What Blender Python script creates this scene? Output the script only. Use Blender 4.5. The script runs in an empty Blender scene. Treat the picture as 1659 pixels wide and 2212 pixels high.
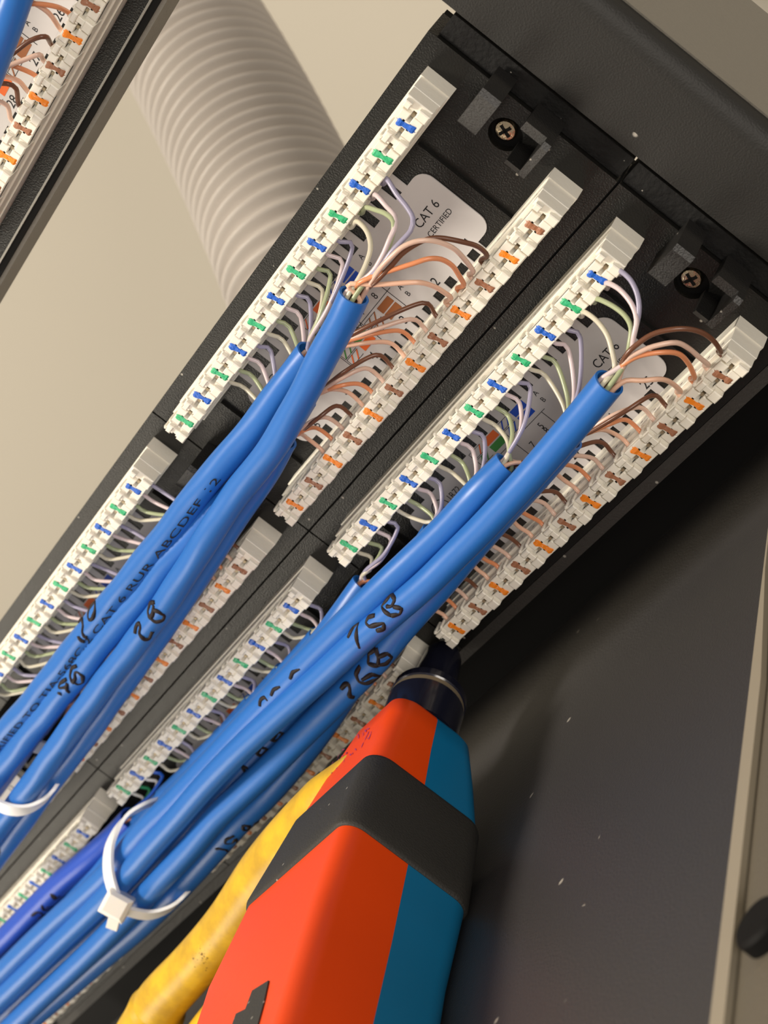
import bpy, bmesh, math, random
from mathutils import Vector, Matrix
import mathutils.geometry as mg
random.seed(7)
S = 0.001                      # everything below is written in millimetres
# ------------------------------------------------------------------ camera
FPX = 4123.667
CAM = Vector((195.359, -292.846, -4.829))
RIGHT = Vector((0.498502, 0.358285, -0.789384))
DOWN = Vector((-0.537511, -0.586673, -0.605720))
FWD = Vector((-0.680131, 0.726255, -0.099875))
cam_d = bpy.data.cameras.new('camera'); cam = bpy.data.objects.new('camera', cam_d)
bpy.context.scene.collection.objects.link(cam)
cam.matrix_world = Matrix(((RIGHT.x, -DOWN.x, -FWD.x, CAM.x*S), (RIGHT.y, -DOWN.y, -FWD.y, CAM.y*S),
                           (RIGHT.z, -DOWN.z, -FWD.z, CAM.z*S), (0, 0, 0, 1)))
cam_d.sensor_fit = 'HORIZONTAL'; cam_d.sensor_width = 36; cam_d.lens = FPX/1659*36
cam_d.clip_start = 0.01; cam_d.clip_end = 50
cam_d.dof.use_dof = True; cam_d.dof.focus_distance = 0.372; cam_d.dof.aperture_fstop = 46
sc = bpy.context.scene; sc.camera = cam
sc.view_settings.view_transform = 'Standard'; sc.view_settings.look = 'None'
sc.view_settings.exposure = 0.0; sc.view_settings.gamma = 1
# ------------------------------------------------------------------ world and lamps
w = bpy.data.worlds.new('room_light'); sc.world = w; w.use_nodes = True
w.node_tree.nodes['Background'].inputs[0].default_value = (1.0, 0.91, 0.81, 1)
w.node_tree.nodes['Background'].inputs[1].default_value = 0.36

def area(name, loc, target, size, power, col):
    l = bpy.data.lights.new(name, 'AREA'); l.shape = 'DISK'; l.size = size; l.energy = power; l.color = col
    o = bpy.data.objects.new(name, l); sc.collection.objects.link(o)
    o.location = loc; d = Vector(target) - Vector(loc); o.rotation_euler = d.to_track_quat('-Z', 'Y').to_euler()
    return o
area('ceiling_lamp', (-0.55, -0.95, 1.35), (-0.1, 0, 0), 0.42, 34, (1.0, 0.90, 0.77))
area('room_lamp', (-2.2, -1.35, 0.15), (-0.1, 0, 0), 1.0, 17, (1.0, 0.90, 0.74))
area('added_fill_light', (1.7, -1.5, 0.05), (-0.05, 0, -0.05), 0.9, 25, (1.0, 0.91, 0.81))  # unseen fill light, added to brighten the faces turned right

def at(px, py, **k):
    """point on the plane x=, y= or z= (mm) that the photograph shows at that pixel"""
    d = FWD + RIGHT*((px-829.5)/FPX) + DOWN*((py-1106)/FPX)
    (n, c), = k.items(); i = 'xyz'.index(n)
    return CAM + d*((c-CAM[i])/d[i])

# ------------------------------------------------------------------ materials
def mat(name, col, rough=0.5, spec=0.5, bump=0, bscale=800, metal=0, sss=0, coat=0, dust=0, trans=0, col2=None, cscale=60):
    m = bpy.data.materials.new(name); m.use_nodes = True; nt = m.node_tree; b = nt.nodes['Principled BSDF']
    b.inputs['Base Color'].default_value = (*col, 1); b.inputs['Roughness'].default_value = rough
    b.inputs['Specular IOR Level'].default_value = spec; b.inputs['Metallic'].default_value = metal
    b.inputs['Coat Weight'].default_value = coat
    if sss:
        b.inputs['Subsurface Weight'].default_value = sss; b.inputs['Subsurface Radius'].default_value = (.001, .0008, .0006)
        b.inputs['Subsurface Scale'].default_value = 0.6
    if trans: b.inputs['Transmission Weight'].default_value = trans
    tc = nt.nodes.new('ShaderNodeTexCoord')
    base = None
    if col2:
        n = nt.nodes.new('ShaderNodeTexNoise'); n.inputs['Scale'].default_value = cscale; n.inputs['Detail'].default_value = 6
        n.inputs['Roughness'].default_value = .65
        nt.links.new(tc.outputs['Object'], n.inputs['Vector'])
        r = nt.nodes.new('ShaderNodeValToRGB'); r.color_ramp.elements[0].position = .38; r.color_ramp.elements[1].position = .62
        r.color_ramp.elements[0].color = (*col2, 1); r.color_ramp.elements[1].color = (*col, 1)
        nt.links.new(n.outputs['Fac'], r.inputs['Fac']); nt.links.new(r.outputs['Color'], b.inputs['Base Color']); base = r.outputs['Color']
    if dust:
        v = nt.nodes.new('ShaderNodeTexVoronoi'); v.inputs['Scale'].default_value = dust
        nt.links.new(tc.outputs['Object'], v.inputs['Vector'])
        r = nt.nodes.new('ShaderNodeValToRGB'); r.color_ramp.elements[0].position = .05; r.color_ramp.elements[1].position = .10
        r.color_ramp.elements[0].color = (1, 1, 1, 1); r.color_ramp.elements[1].color = (0, 0, 0, 1)
        nt.links.new(v.outputs['Distance'], r.inputs['Fac'])
        n = nt.nodes.new('ShaderNodeTexNoise'); n.inputs['Scale'].default_value = dust*.45
        nt.links.new(tc.outputs['Object'], n.inputs['Vector'])
        mu = nt.nodes.new('ShaderNodeMath'); mu.operation = 'GREATER_THAN'; mu.inputs[1].default_value = .56
        nt.links.new(n.outputs['Fac'], mu.inputs[0])
        m2 = nt.nodes.new('ShaderNodeMath'); m2.operation = 'MULTIPLY'
        nt.links.new(r.outputs['Color'], m2.inputs[0]); nt.links.new(mu.outputs[0], m2.inputs[1])
        mx = nt.nodes.new('ShaderNodeMix'); mx.data_type = 'RGBA'
        nt.links.new(m2.outputs[0], mx.inputs['Factor'])
        if base: nt.links.new(base, mx.inputs['A'])
        else: mx.inputs['A'].default_value = (*col, 1)
        mx.inputs['B'].default_value = (.35, .33, .29, 1)
        nt.links.new(mx.outputs['Result'], b.inputs['Base Color'])
    if bump:
        n = nt.nodes.new('ShaderNodeTexNoise'); n.inputs['Scale'].default_value = bscale; n.inputs['Detail'].default_value = 3
        nt.links.new(tc.outputs['Object'], n.inputs['Vector'])
        bp = nt.nodes.new('ShaderNodeBump'); bp.inputs['Strength'].default_value = bump; bp.inputs['Distance'].default_value = .0004
        nt.links.new(n.outputs['Fac'], bp.inputs['Height']); nt.links.new(bp.outputs['Normal'], b.inputs['Normal'])
    return m
M = {}
M['white'] = mat('white_plastic', (.84, .80, .70), .38, .5, sss=.12, bump=.12, bscale=900)
M['black'] = mat('black_plastic', (.007, .0068, .006), .33, .36, bump=.25, bscale=2500, dust=260)
M['post'] = mat('matt_black_plastic', (.012, .0115, .011), .42, .5, bump=.3, bscale=2500, dust=300)
M['felt'] = mat('dusty_black_foam', (.006, .006, .006), .8, .3, bump=1.0, bscale=900, dust=500)
M['void'] = mat('dark_gap', (.003, .003, .003), .7, .2)
M['steel'] = mat('dark_painted_steel', (.035, .032, .029), .5, .5, bump=.5, bscale=1800, dust=230)
M['rail'] = mat('textured_grey_steel', (.017, .0165, .015), .55, .4, bump=.3, bscale=2600, dust=150)
M['rail2'] = mat('grey_and_lit_steel', (.20, .185, .155), .55, .5, bump=.4, bscale=1500, dust=150)  # plain grey steel; on the rail, a lighter copy with its light painted in
M['edge'] = mat('steel_and_edge_highlight', (.32, .31, .28), .35, .5, metal=.6)
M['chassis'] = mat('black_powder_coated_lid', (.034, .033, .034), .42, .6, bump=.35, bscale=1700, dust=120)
M['chassis_side'] = mat('powder_coat_side_lit', (.115, .10, .075), .55, .5, bump=.3, bscale=900)  # the lid's powder coat again, the light on its side put into the colour
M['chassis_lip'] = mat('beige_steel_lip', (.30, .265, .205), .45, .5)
M['label'] = mat('label_paper', (.52, .50, .50), .55, .35)
M['ink'] = mat('black_ink', (.012, .012, .014), .6, .3)
M['marker'] = mat('marker_ink', (.014, .009, .010), .6, .3)
M['blue_m'] = mat('blue_paint', (.012, .12, .58), .35, .5, bump=.5, bscale=1500)
M['green_m'] = mat('green_paint', (.02, .40, .15), .35, .5, bump=.5, bscale=1500, col2=(.05, .52, .24), cscale=600)
M['orange_m'] = mat('orange_paint', (.95, .26, .012), .35, .5, bump=.5, bscale=1500)
M['brown_m'] = mat('brown_paint', (.36, .15, .075), .4, .5, bump=.5, bscale=1500)
M['contact'] = mat('tarnished_contact', (.36, .29, .19), .4, .5, metal=.5)
M['screw'] = mat('brassy_screw', (.55, .46, .32), .25, .5, metal=1, bump=.6, bscale=900)
M['jacket'] = mat('blue_cable_jacket', (.020, .150, .52), .38, .5, bump=.10, bscale=260, sss=.05)
M['jacket2'] = mat('dark_blue_cable_jacket', (.022, .085, .50), .36, .5, bump=.10, bscale=260)
wc = dict(blue=(.33, .31, .43), white_blue=(.66, .55, .56), green=(.37, .42, .25), white_green=(.62, .58, .46),
          brown=(.15, .060, .032), white_brown=(.72, .50, .40), orange=(.72, .28, .13), white_orange=(.80, .50, .36),
          deep_blue=(.02, .12, .6), white=(.8, .78, .74), deep_green=(.02, .25, .1))
for k, c in wc.items(): M['w_'+k] = mat(k+'_insulation', c, .28, .5, sss=.1)
M['nylon'] = mat('natural_nylon', (.92, .90, .84), .3, .5, sss=.35)
M['nylon_clear'] = mat('translucent_nylon', (.86, .88, .90), .28, .5, sss=.3)
M['orange_tool'] = mat('orange_tool_plastic', (.86, .070, .004), .42, .22, bump=.06, bscale=500)
M['blue_tool'] = mat('blue_tool_plastic', (.004, .17, .37), .34, .5, bump=.06, bscale=500)
M['band'] = mat('dusty_black_rubber', (.030, .029, .026), .6, .4, bump=.4, bscale=2200, dust=260)
M['navy'] = mat('glossy_dark_collar', (.010, .011, .022), .16, .6)
M['yellow'] = mat('grubby_yellow_grip', (.80, .50, .02), .40, .5, bump=.35, bscale=140, col2=(.58, .34, .02), cscale=110)
M['stain'] = mat('brown_grime', (.17, .085, .02), .6, .3)
M['smear'] = mat('purple_smear', (.42, .045, .16), .4, .4)
M['wall'] = mat('cream_wall_paint', (.47, .435, .365), .8, .2, bump=.05, bscale=40)
M['conduit'] = mat('grey_corrugated_plastic', (.50, .46, .42), .45, .4)
for k, c in dict(c_blue=(.01, .06, .42), c_orange=(.70, .13, .025), c_green=(.05, .24, .05), c_brown=(.28, .10, .035)).items():
    M[k] = mat(k[2:]+'_print', c, .5, .3)
M['smudge'] = mat('faint_print', (.34, .29, .27), .6, .3)

# ------------------------------------------------------------------ builders
COL = sc.collection
def tag(o, label=None, cat=None, group=None, kind=None):
    if label: o['label'] = label
    if cat: o['category'] = cat
    if group: o['group'] = group
    if kind: o['kind'] = kind
    return o
def root(name, loc, label, cat, group=None, kind=None):
    o = bpy.data.objects.new(name, None); COL.objects.link(o); o.location = Vector(loc)*S
    o.empty_display_size = .005
    return tag(o, label, cat, group, kind)
def mob(name, verts, faces, m, parent=None, smooth=False, sharp=None):
    """one mesh object from world-mm coordinates"""
    off = parent_off(parent)
    me = bpy.data.meshes.new(name)
    me.from_pydata([(Vector(v)*S - off) for v in verts], [], faces); me.validate(); me.update()
    bm = bmesh.new(); bm.from_mesh(me); bmesh.ops.recalc_face_normals(bm, faces=bm.faces[:]); bm.to_mesh(me); bm.free()
    me.materials.append(m)
    if smooth:
        for p in me.polygons: p.use_smooth = True
        if sharp:
            me.set_sharp_from_angle(angle=math.radians(sharp))
    o = bpy.data.objects.new(name, me); COL.objects.link(o)
    if parent: o.parent = parent
    return o
def parent_off(p):
    v = Vector((0, 0, 0))
    while p: v = v + p.location; p = p.parent
    return v
class MB:
    def __init__(s): s.v = []; s.f = []
    def box(s, x0, x1, y0, y1, z0, z1, ch=0, frm=None):
        """box; ch = chamfer of the viewer-side (low y) edges"""
        n = len(s.v)
        if ch:
            P = [(x0+ch, y0, z0+ch), (x1-ch, y0, z0+ch), (x1-ch, y0, z1-ch), (x0+ch, y0, z1-ch),
                 (x0, y0+ch, z0), (x1, y0+ch, z0), (x1, y0+ch, z1), (x0, y0+ch, z1),
                 (x0, y1, z0), (x1, y1, z0), (x1, y1, z1), (x0, y1, z1)]
            F = [(0, 1, 2, 3), (8, 11, 10, 9)]
            for a in (0, 4):
                for i in range(4): F.append((a+i, a+4+i, a+4+(i+1) % 4, a+(i+1) % 4))
        else:
            P = [(x0, y0, z0), (x1, y0, z0), (x1, y0, z1), (x0, y0, z1), (x0, y1, z0), (x1, y1, z0), (x1, y1, z1), (x0, y1, z1)]
            F = [(0, 1, 2, 3), (4, 7, 6, 5), (0, 4, 5, 1), (1, 5, 6, 2), (2, 6, 7, 3), (3, 7, 4, 0)]
        s.v += [Vector(p) if frm is None else frm @ Vector(p) for p in P]; s.f += [tuple(n+i for i in q) for q in F]
        return s
    def prism(s, pts, d0, d1, axis='y'):
        """closed outline pts extruded along an axis from d0 to d1"""
        n = len(s.v); k = len(pts)
        def mk(a, b, d): return Vector((a, d, b)) if axis == 'y' else (Vector((d, a, b)) if axis == 'x' else Vector((a, b, d)))
        s.v += [mk(a, b, d0) for a, b in pts] + [mk(a, b, d1) for a, b in pts]
        s.f.append(tuple(range(n, n+k))); s.f.append(tuple(reversed(range(n+k, n+2*k))))
        for i in range(k): s.f.append((n+i, n+(i+1) % k, n+k+(i+1) % k, n+k+i))
        return s
    def tube(s, P, r, seg=10, caps=True):
        """P points, r radius or list"""
        T = frames(P); n = len(s.v)
        for i, p in enumerate(P):
            rr = r[i] if isinstance(r, (list, tuple)) else r
            for j in range(seg):
                a = 2*math.pi*j/seg
                s.v.append(p + T[i][1]*math.cos(a)*rr + T[i][2]*math.sin(a)*rr)
        for i in range(len(P)-1):
            for j in range(seg):
                s.f.append((n+i*seg+j, n+i*seg+(j+1) % seg, n+(i+1)*seg+(j+1) % seg, n+(i+1)*seg+j))
        if caps:
            s.f.append(tuple(n+j for j in range(seg))); s.f.append(tuple(n+(len(P)-1)*seg+j for j in reversed(range(seg))))
        return s
    def build(s, name, m, parent=None, smooth=False, sharp=None): return mob(name, s.v, s.f, m, parent, smooth, sharp)
def frames(P):
    out = []; ref = None
    for i in range(len(P)):
        t = (P[min(i+1, len(P)-1)] - P[max(i-1, 0)]).normalized()
        if ref is None: ref = t.orthogonal().normalized()
        n = (ref - t*ref.dot(t)).normalized(); ref = n
        out.append((t, n, t.cross(n)))
    return out
def spline(C, step=1.5):
    """Catmull-Rom through the control points"""
    C = [Vector(c) for c in C]; out = []
    Q = [2*C[0]-C[1]] + C + [2*C[-1]-C[-2]]
    for i in range(1, len(Q)-2):
        a, b, c, d = Q[i-1:i+3]; n = max(2, int((c-b).length/step))
        for k in range(n):
            t = k/n
            out.append(.5*((2*b) + (c-a)*t + (2*a-5*b+4*c-d)*t*t + (3*b-a-3*c+d)*t**3))
    out.append(C[-1]); return out
def text_mesh(txt, size, tr=None):
    """flat glyph mesh: verts (x, y) in mm, faces; every vertex then goes through tr"""
    cu = bpy.data.curves.new('t', 'FONT'); cu.body = txt; cu.size = size; cu.resolution_u = 3
    o = bpy.data.objects.new('t', cu); COL.objects.link(o)
    dg = bpy.context.evaluated_depsgraph_get(); dg.update()
    me = bpy.data.meshes.new_from_object(o.evaluated_get(dg))
    v = [(p.co.x, p.co.y) for p in me.vertices]; f = [tuple(p.vertices) for p in me.polygons]
    bpy.data.objects.remove(o); bpy.data.curves.remove(cu); bpy.data.meshes.remove(me)
    return v, f
def add_text(mb, txt, x, z, size, y, center=False):
    v, f = text_mesh(txt, size)
    if not v: return
    cx = (min(p[0] for p in v)+max(p[0] for p in v))/2 if center else 0
    n = len(mb.v); mb.v += [Vector((x+a-cx, y, z+b)) for a, b in v]; mb.f += [tuple(n+i for i in q) for q in f]

# ------------------------------------------------------------------ room
def grid(name, c0, c1, c2, c3, m, kind):
    o = mob(name, [c0, c1, c2, c3], [(0, 1, 2, 3)], m); tag(o, kind=kind); return o
grid('wall_back', (-2600, 460, -1300), (1500, 460, -1300), (1500, 460, 1500), (-2600, 460, 1500), M['wall'], 'structure')
grid('ceiling', (-2600, -2600, 1500), (1500, -2600, 1500), (1500, 460, 1500), (-2600, 460, 1500), M['wall'], 'structure')

# corrugated conduit behind the panels
def conduit():
    C = [at(210, -330, y=290), at(330, -60, y=270), at(425, 100, y=240), at(500, 235, y=215), at(575, 385, y=190), at(645, 540, y=165), at(720, 740, y=140)]
    P = spline(C, .45); L = 0; R = []; q = []
    for i, p in enumerate(P):
        if i: L += (P[i]-P[i-1]).length
        R.append(24.6 + 1.9*math.cos(2*math.pi*L/5.5))
    mb = MB().tube(P, R, 56)
    o = mb.build('corrugated_conduit', M['conduit'], smooth=True)
    tag(o, 'thick light grey corrugated hose hanging in front of the cream wall behind the panels', 'hose')
conduit()

# rack rail at the right end
t = root('rack_rail', (18, 12, -30), 'dusty dark grey steel rack upright the panel ends butt against, upper right', 'rack upright')
prof = [(17.8, 12), (33, 12)] + [(33+4.5*math.sin(a), 16.5-4.5*math.cos(a)) for a in [i*math.pi/16 for i in range(1, 9)]] + [(37.5, 48), (36, 48), (36, 18), (33, 14), (17.8, 14)]
MB().prism(prof, -101, 240, 'z').build('post', M['rail'], t, True, 30)
m_ = MB().box(37.4, 37.9, 16.5, 48, -101, 240); m_.build('lit_side_flange', M['rail2'], t)  # same rail steel, coloured lighter for the light this face catches

# equipment chassis under the panel
t = root('rack_equipment', (-200, -60, -101), 'black dusty sheet metal lid of the equipment below the panel, beige right edge', 'equipment')
e0 = at(1640, 1300, z=-101); e1 = at(1532, 2212, z=-101); ed = (e1-e0)/(e1.y-e0.y)
def ex(y): return e0.x + ed.x*(y-e0.y)
yb, yf = 70, -232
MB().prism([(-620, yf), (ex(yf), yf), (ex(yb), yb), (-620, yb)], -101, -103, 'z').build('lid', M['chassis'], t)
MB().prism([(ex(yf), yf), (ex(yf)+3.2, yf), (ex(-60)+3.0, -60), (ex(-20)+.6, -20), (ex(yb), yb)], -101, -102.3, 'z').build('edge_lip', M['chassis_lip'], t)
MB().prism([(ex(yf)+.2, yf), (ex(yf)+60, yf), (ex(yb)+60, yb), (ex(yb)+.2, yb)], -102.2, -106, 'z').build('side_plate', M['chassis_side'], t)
c = at(1688, 2030, z=-104)
kn = MB(); kn.tube([Vector((c.x, c.y, -102.4)), Vector((c.x, c.y, -100)), Vector((c.x, c.y, -99.4))], [4.2, 4.2, 3.6], 32)
kn.build('thumb_screw', M['void'], t, True, 30)
MB().box(-620, 40, 40, 41, -101, -84).build('gap_shade_sheet', M['void'], t)  # near-black sheet standing in for the shade in the gap under the panel

# ------------------------------------------------------------------ patch panel modules
p = 8.5107; ZB = -29.75
def slot_x(i, k):  # i mark number, k 0 right wire 1 left wire
    return -i*p + (2.12 if k == 0 else -2.12)
def strip_mesh(zc):
    b = MB()
    x1, x0 = 5.2, -11*p-4.6
    b.box(x0+.6, x1, 4.2, 12.3, zc-3.0, zc+3.1, .15)
    b.box(x0+.6, x1+.25, 8.2, 12.3, zc-3.3, zc+3.4)
    b.box(x0, x1-1.2, 1.9, 4.4, zc-2.6, zc+2.3)
    for s in (-1, 1):
        z0, z1 = (zc+.38, zc+2.25) if s > 0 else (zc-2.55, zc-.38)
        b.box(x0, x1-1.0, 1.25, 4.2, z0, z1)
    for i in range(12):
        c = -i*p
        b.box(c-.8, c+.8, .42, 3.3, zc-1.0, zc+1.0)                    # bridge under the colour
        for s in (-1, 1):
            z0, z1 = (zc+.38, zc+2.25) if s > 0 else (zc-2.55, zc-.38)
            for k in (-1, 1):
                q0, q1 = sorted((c+k*.02, c+k*2.45))
                b.box(q0, q1, .42, 3.3, z0, z1, .16)
            zt0, zt1 = (zc+.85, zc+2.0) if s > 0 else (zc-2.75, zc-.85)
            b.box(c-p/2-1.15, c-p/2+1.15, -.30, 3.3, zt0, zt1, .2)
            b.box(c-p/2-1.6, c-p/2+1.6, .75, 3.3, z0, z1, .12)
        b.box(c-p/2-.65, c-p/2+.65, .25, 3.3, zc-.9, zc+.9, .12)
        for k in (-1, 1):                                        # round pips on the far shoulder
            b.tube([Vector((c-p/2+k*1.25, 4.2, zc+2.35)), Vector((c-p/2+k*1.25, .9, zc+2.35)), Vector((c-p/2+k*1.25, .5, zc+2.35))], [.42, .42, .2], 8)
    b.box(3.1, 5.1, 1.0, 5.2, zc-2.75, zc+3.0, .2); b.box(2.6, 4.5, .1, 3.3, zc-2.8, zc-.5, .2); b.box(3.2, 4.7, -.2, 3.3, zc+1.2, zc+2.6, .2)
    b.box(x0-.35, x0+1.4, 1.1, 5.0, zc-1.6, zc+1.6, .2)
    return b
def mark_mesh(i, zc, rnd):
    c = -i*p; b = MB(); n = 9
    lng = rnd.uniform(.92, 1.08)
    zs = [zc+(2.05-4.35*j/(n-1))*lng for j in range(n)]
    hw = [.55, .72, .70, .52, .45, .50, .62, .70, .55]
    up = []; lo = []
    for j, z in enumerate(zs):
        sh = .30*math.sin((j/(n-1)-.5)*3.3) + rnd.uniform(-.07, .07); h = hw[j]*rnd.uniform(.9, 1.25)
        up.append((c+h+sh, z)); lo.append((c-h+sh, z))
    n0 = len(b.v)
    for j in range(n):
        y = .22 + (.10 if j in (3, 4, 5) else 0) + (.35 if j in (0, n-1) else 0) + rnd.uniform(-.05, .05)
        b.v += [Vector((up[j][0], y, zs[j])), Vector((lo[j][0], y, zs[j])), Vector((up[j][0], y+.5, zs[j])), Vector((lo[j][0], y+.5, zs[j]))]
    for j in range(n-1):
        a = n0+4*j; d = a+4
        b.f += [(a, a+1, d+1, d), (a+2, d+2, d+3, a+3), (a, d, d+2, a+2), (a+1, a+3, d+3, d+1)]
    b.f += [(n0, n0+2, n0+3, n0+1), (n0+4*(n-1), n0+4*(n-1)+1, n0+4*(n-1)+3, n0+4*(n-1)+2)]
    return b
def housing_mesh():
    """face plate with a round screw hole and a raised frame round the label"""
    b = MB(); X0, X1, Z0, Z1 = -108.7, 11.3, -36.9, 7.1
    hx, hz, hr = 4.3, -15.5, 3.4
    bm = bmesh.new(); N = 28
    o = [bm.verts.new((x, 12, z)) for x, z in ((X0, Z0), (X1, Z0), (X1, Z1), (X0, Z1))]
    h = [bm.verts.new((hx+hr*math.cos(2*math.pi*i/N), 12, hz+hr*math.sin(2*math.pi*i/N))) for i in range(N)]
    es = [bm.edges.new((o[i], o[(i+1) % 4])) for i in range(4)] + [bm.edges.new((h[i], h[(i+1) % N])) for i in range(N)]
    bmesh.ops.triangle_fill(bm, edges=es, use_beauty=True)
    bm.verts.index_update()
    b.v = [v.co.copy() for v in bm.verts]; b.f = [tuple(v.index for v in f.verts) for f in bm.faces]; bm.free()
    n = len(b.v)
    for y in (12, 17):
        b.v += [Vector((hx+hr*math.cos(2*math.pi*i/N), y, hz+hr*math.sin(2*math.pi*i/N))) for i in range(N)]
    for i in range(N): b.f.append((n+i, n+(i+1) % N, n+N+(i+1) % N, n+N+i))
    b.f.append(tuple(n+N+i for i in range(N)))
    n = len(b.v)                                          # outer walls
    for y in (12, 20):
        b.v += [Vector((X0, y, Z0)), Vector((X1, y, Z0)), Vector((X1, y, Z1)), Vector((X0, y, Z1))]
    for i in range(4): b.f.append((n+i, n+(i+1) % 4, n+4+(i+1) % 4, n+4+i))
    b.box(-9.6, -8.8, 11.2, 12.1, -26.5, -3.8); b.box(-94, -93.2, 11.2, 12.1, -26.0, -3.8)      # low ridge beside the label
    return b
def post_mesh(z0, hook):
    b = MB()
    if not hook:
        b.prism([(5.0, 4.5), (13.5, 2.2), (14.6, 3.0), (14.6, 12.2), (4.4, 12.2), (4.4, 5.2)], z0-4.2, z0, 'z')
    else:
        b.prism([(4.2, 4.5), (12.8, 2.4), (13.8, 3.2), (13.8, 12.2), (3.6, 12.2), (3.6, 5.2)], z0-4.6, z0-3.1, 'z')
        b.prism([(3.6, 5.4), (5.0, 4.6), (5.0, 12.2), (3.6, 12.2)], z0-3.1, z0, 'z')
        b.prism([(11.4, 5.2), (13.8, 4.6), (13.8, 12.2), (11.4, 12.2)], z0-3.1, z0+1.6, 'z')
    return b
PLACE = ['upper row, right end', 'lower row, right end']
def label_mesh():
    X0, X1, Z0, Z1, r = -88.2, -13.0, -24.4, -7.0, 3.0; pts = []
    for cx, cz, a0 in ((X1-r, Z1-r, 0), (X0+r, Z1-r, 90), (X0+r, Z0+r, 180), (X1-r, Z0+r, 270)):
        for k in range(7):
            a = math.radians(a0+15*k); pts.append((cx+r*math.cos(a), cz+r*math.sin(a)))
    b = MB().prism(pts, 11.75, 12.15)
    for i in range(1, 11):
        for k in (-1, 1):
            a = -i*p+k*2.12
            if -86 < a < -15:
                b.box(a-.95, a+.95, 11.77, 12.1, Z1-.1, -3.0); b.box(a-.95, a+.95, 11.77, 12.1, ZB+3.0, Z0+.1)
    return b
LY = 11.70
def chart(parent, off):
    """the little wiring chart: solid and striped colour cells in two pairs of rows"""
    rows = [(-8.1, ['c_blue', 'c_blue', 'c_orange', 'c_orange']), (-10.1, ['c_blue', 'c_blue', 'c_green', 'c_green']),
            (-18.2, ['c_brown', 'c_brown', 'c_green', 'c_green']), (-20.2, ['c_brown', 'c_brown', 'c_orange', 'c_orange'])]
    xs = [-42.0, -47.2, -52.6, -57.8]; by = {}
    fr = MB()
    for z, cs in rows:
        for j, c in enumerate(cs):
            b = by.setdefault(c, MB()); x1 = xs[j]; x0 = x1-4.3
            if j % 2 == 0: b.box(x0, x1, LY-.02, LY+.05, z-.85, z+.85)
            else:
                for k in range(2):   # zigzag stroke
                    a = x0+.2+k*2.0
                    b.v += [Vector((a, LY-.02, z-.8)), Vector((a+.45, LY-.02, z-.8)), Vector((a+2.1, LY-.02, z+.8)), Vector((a+1.65, LY-.02, z+.8))]
                    n = len(b.v); b.f.append((n-4, n-3, n-2, n-1))
                fr.box(x0, x1, LY-.01, LY+.03, z+.8, z+.9); fr.box(x0, x1, LY-.01, LY+.03, z-.9, z-.8); fr.box(x0, x0+.1, LY-.01, LY+.03, z-.9, z+.9)
    for z in (-12.0, -16.8): fr.box(-62.5, -40, LY-.01, LY+.03, z, z+.12)
    for x in (-41.2, -51.9, -62.5): fr.box(x, x+.12, LY-.01, LY+.03, -22, -12)
    frm = [(c, b) for c, b in by.items()] + [('ink', fr)]
    for c, b in frm:
        b.v = [v+off for v in b.v]
        b.build('wiring_chart', M[c], parent)
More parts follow.
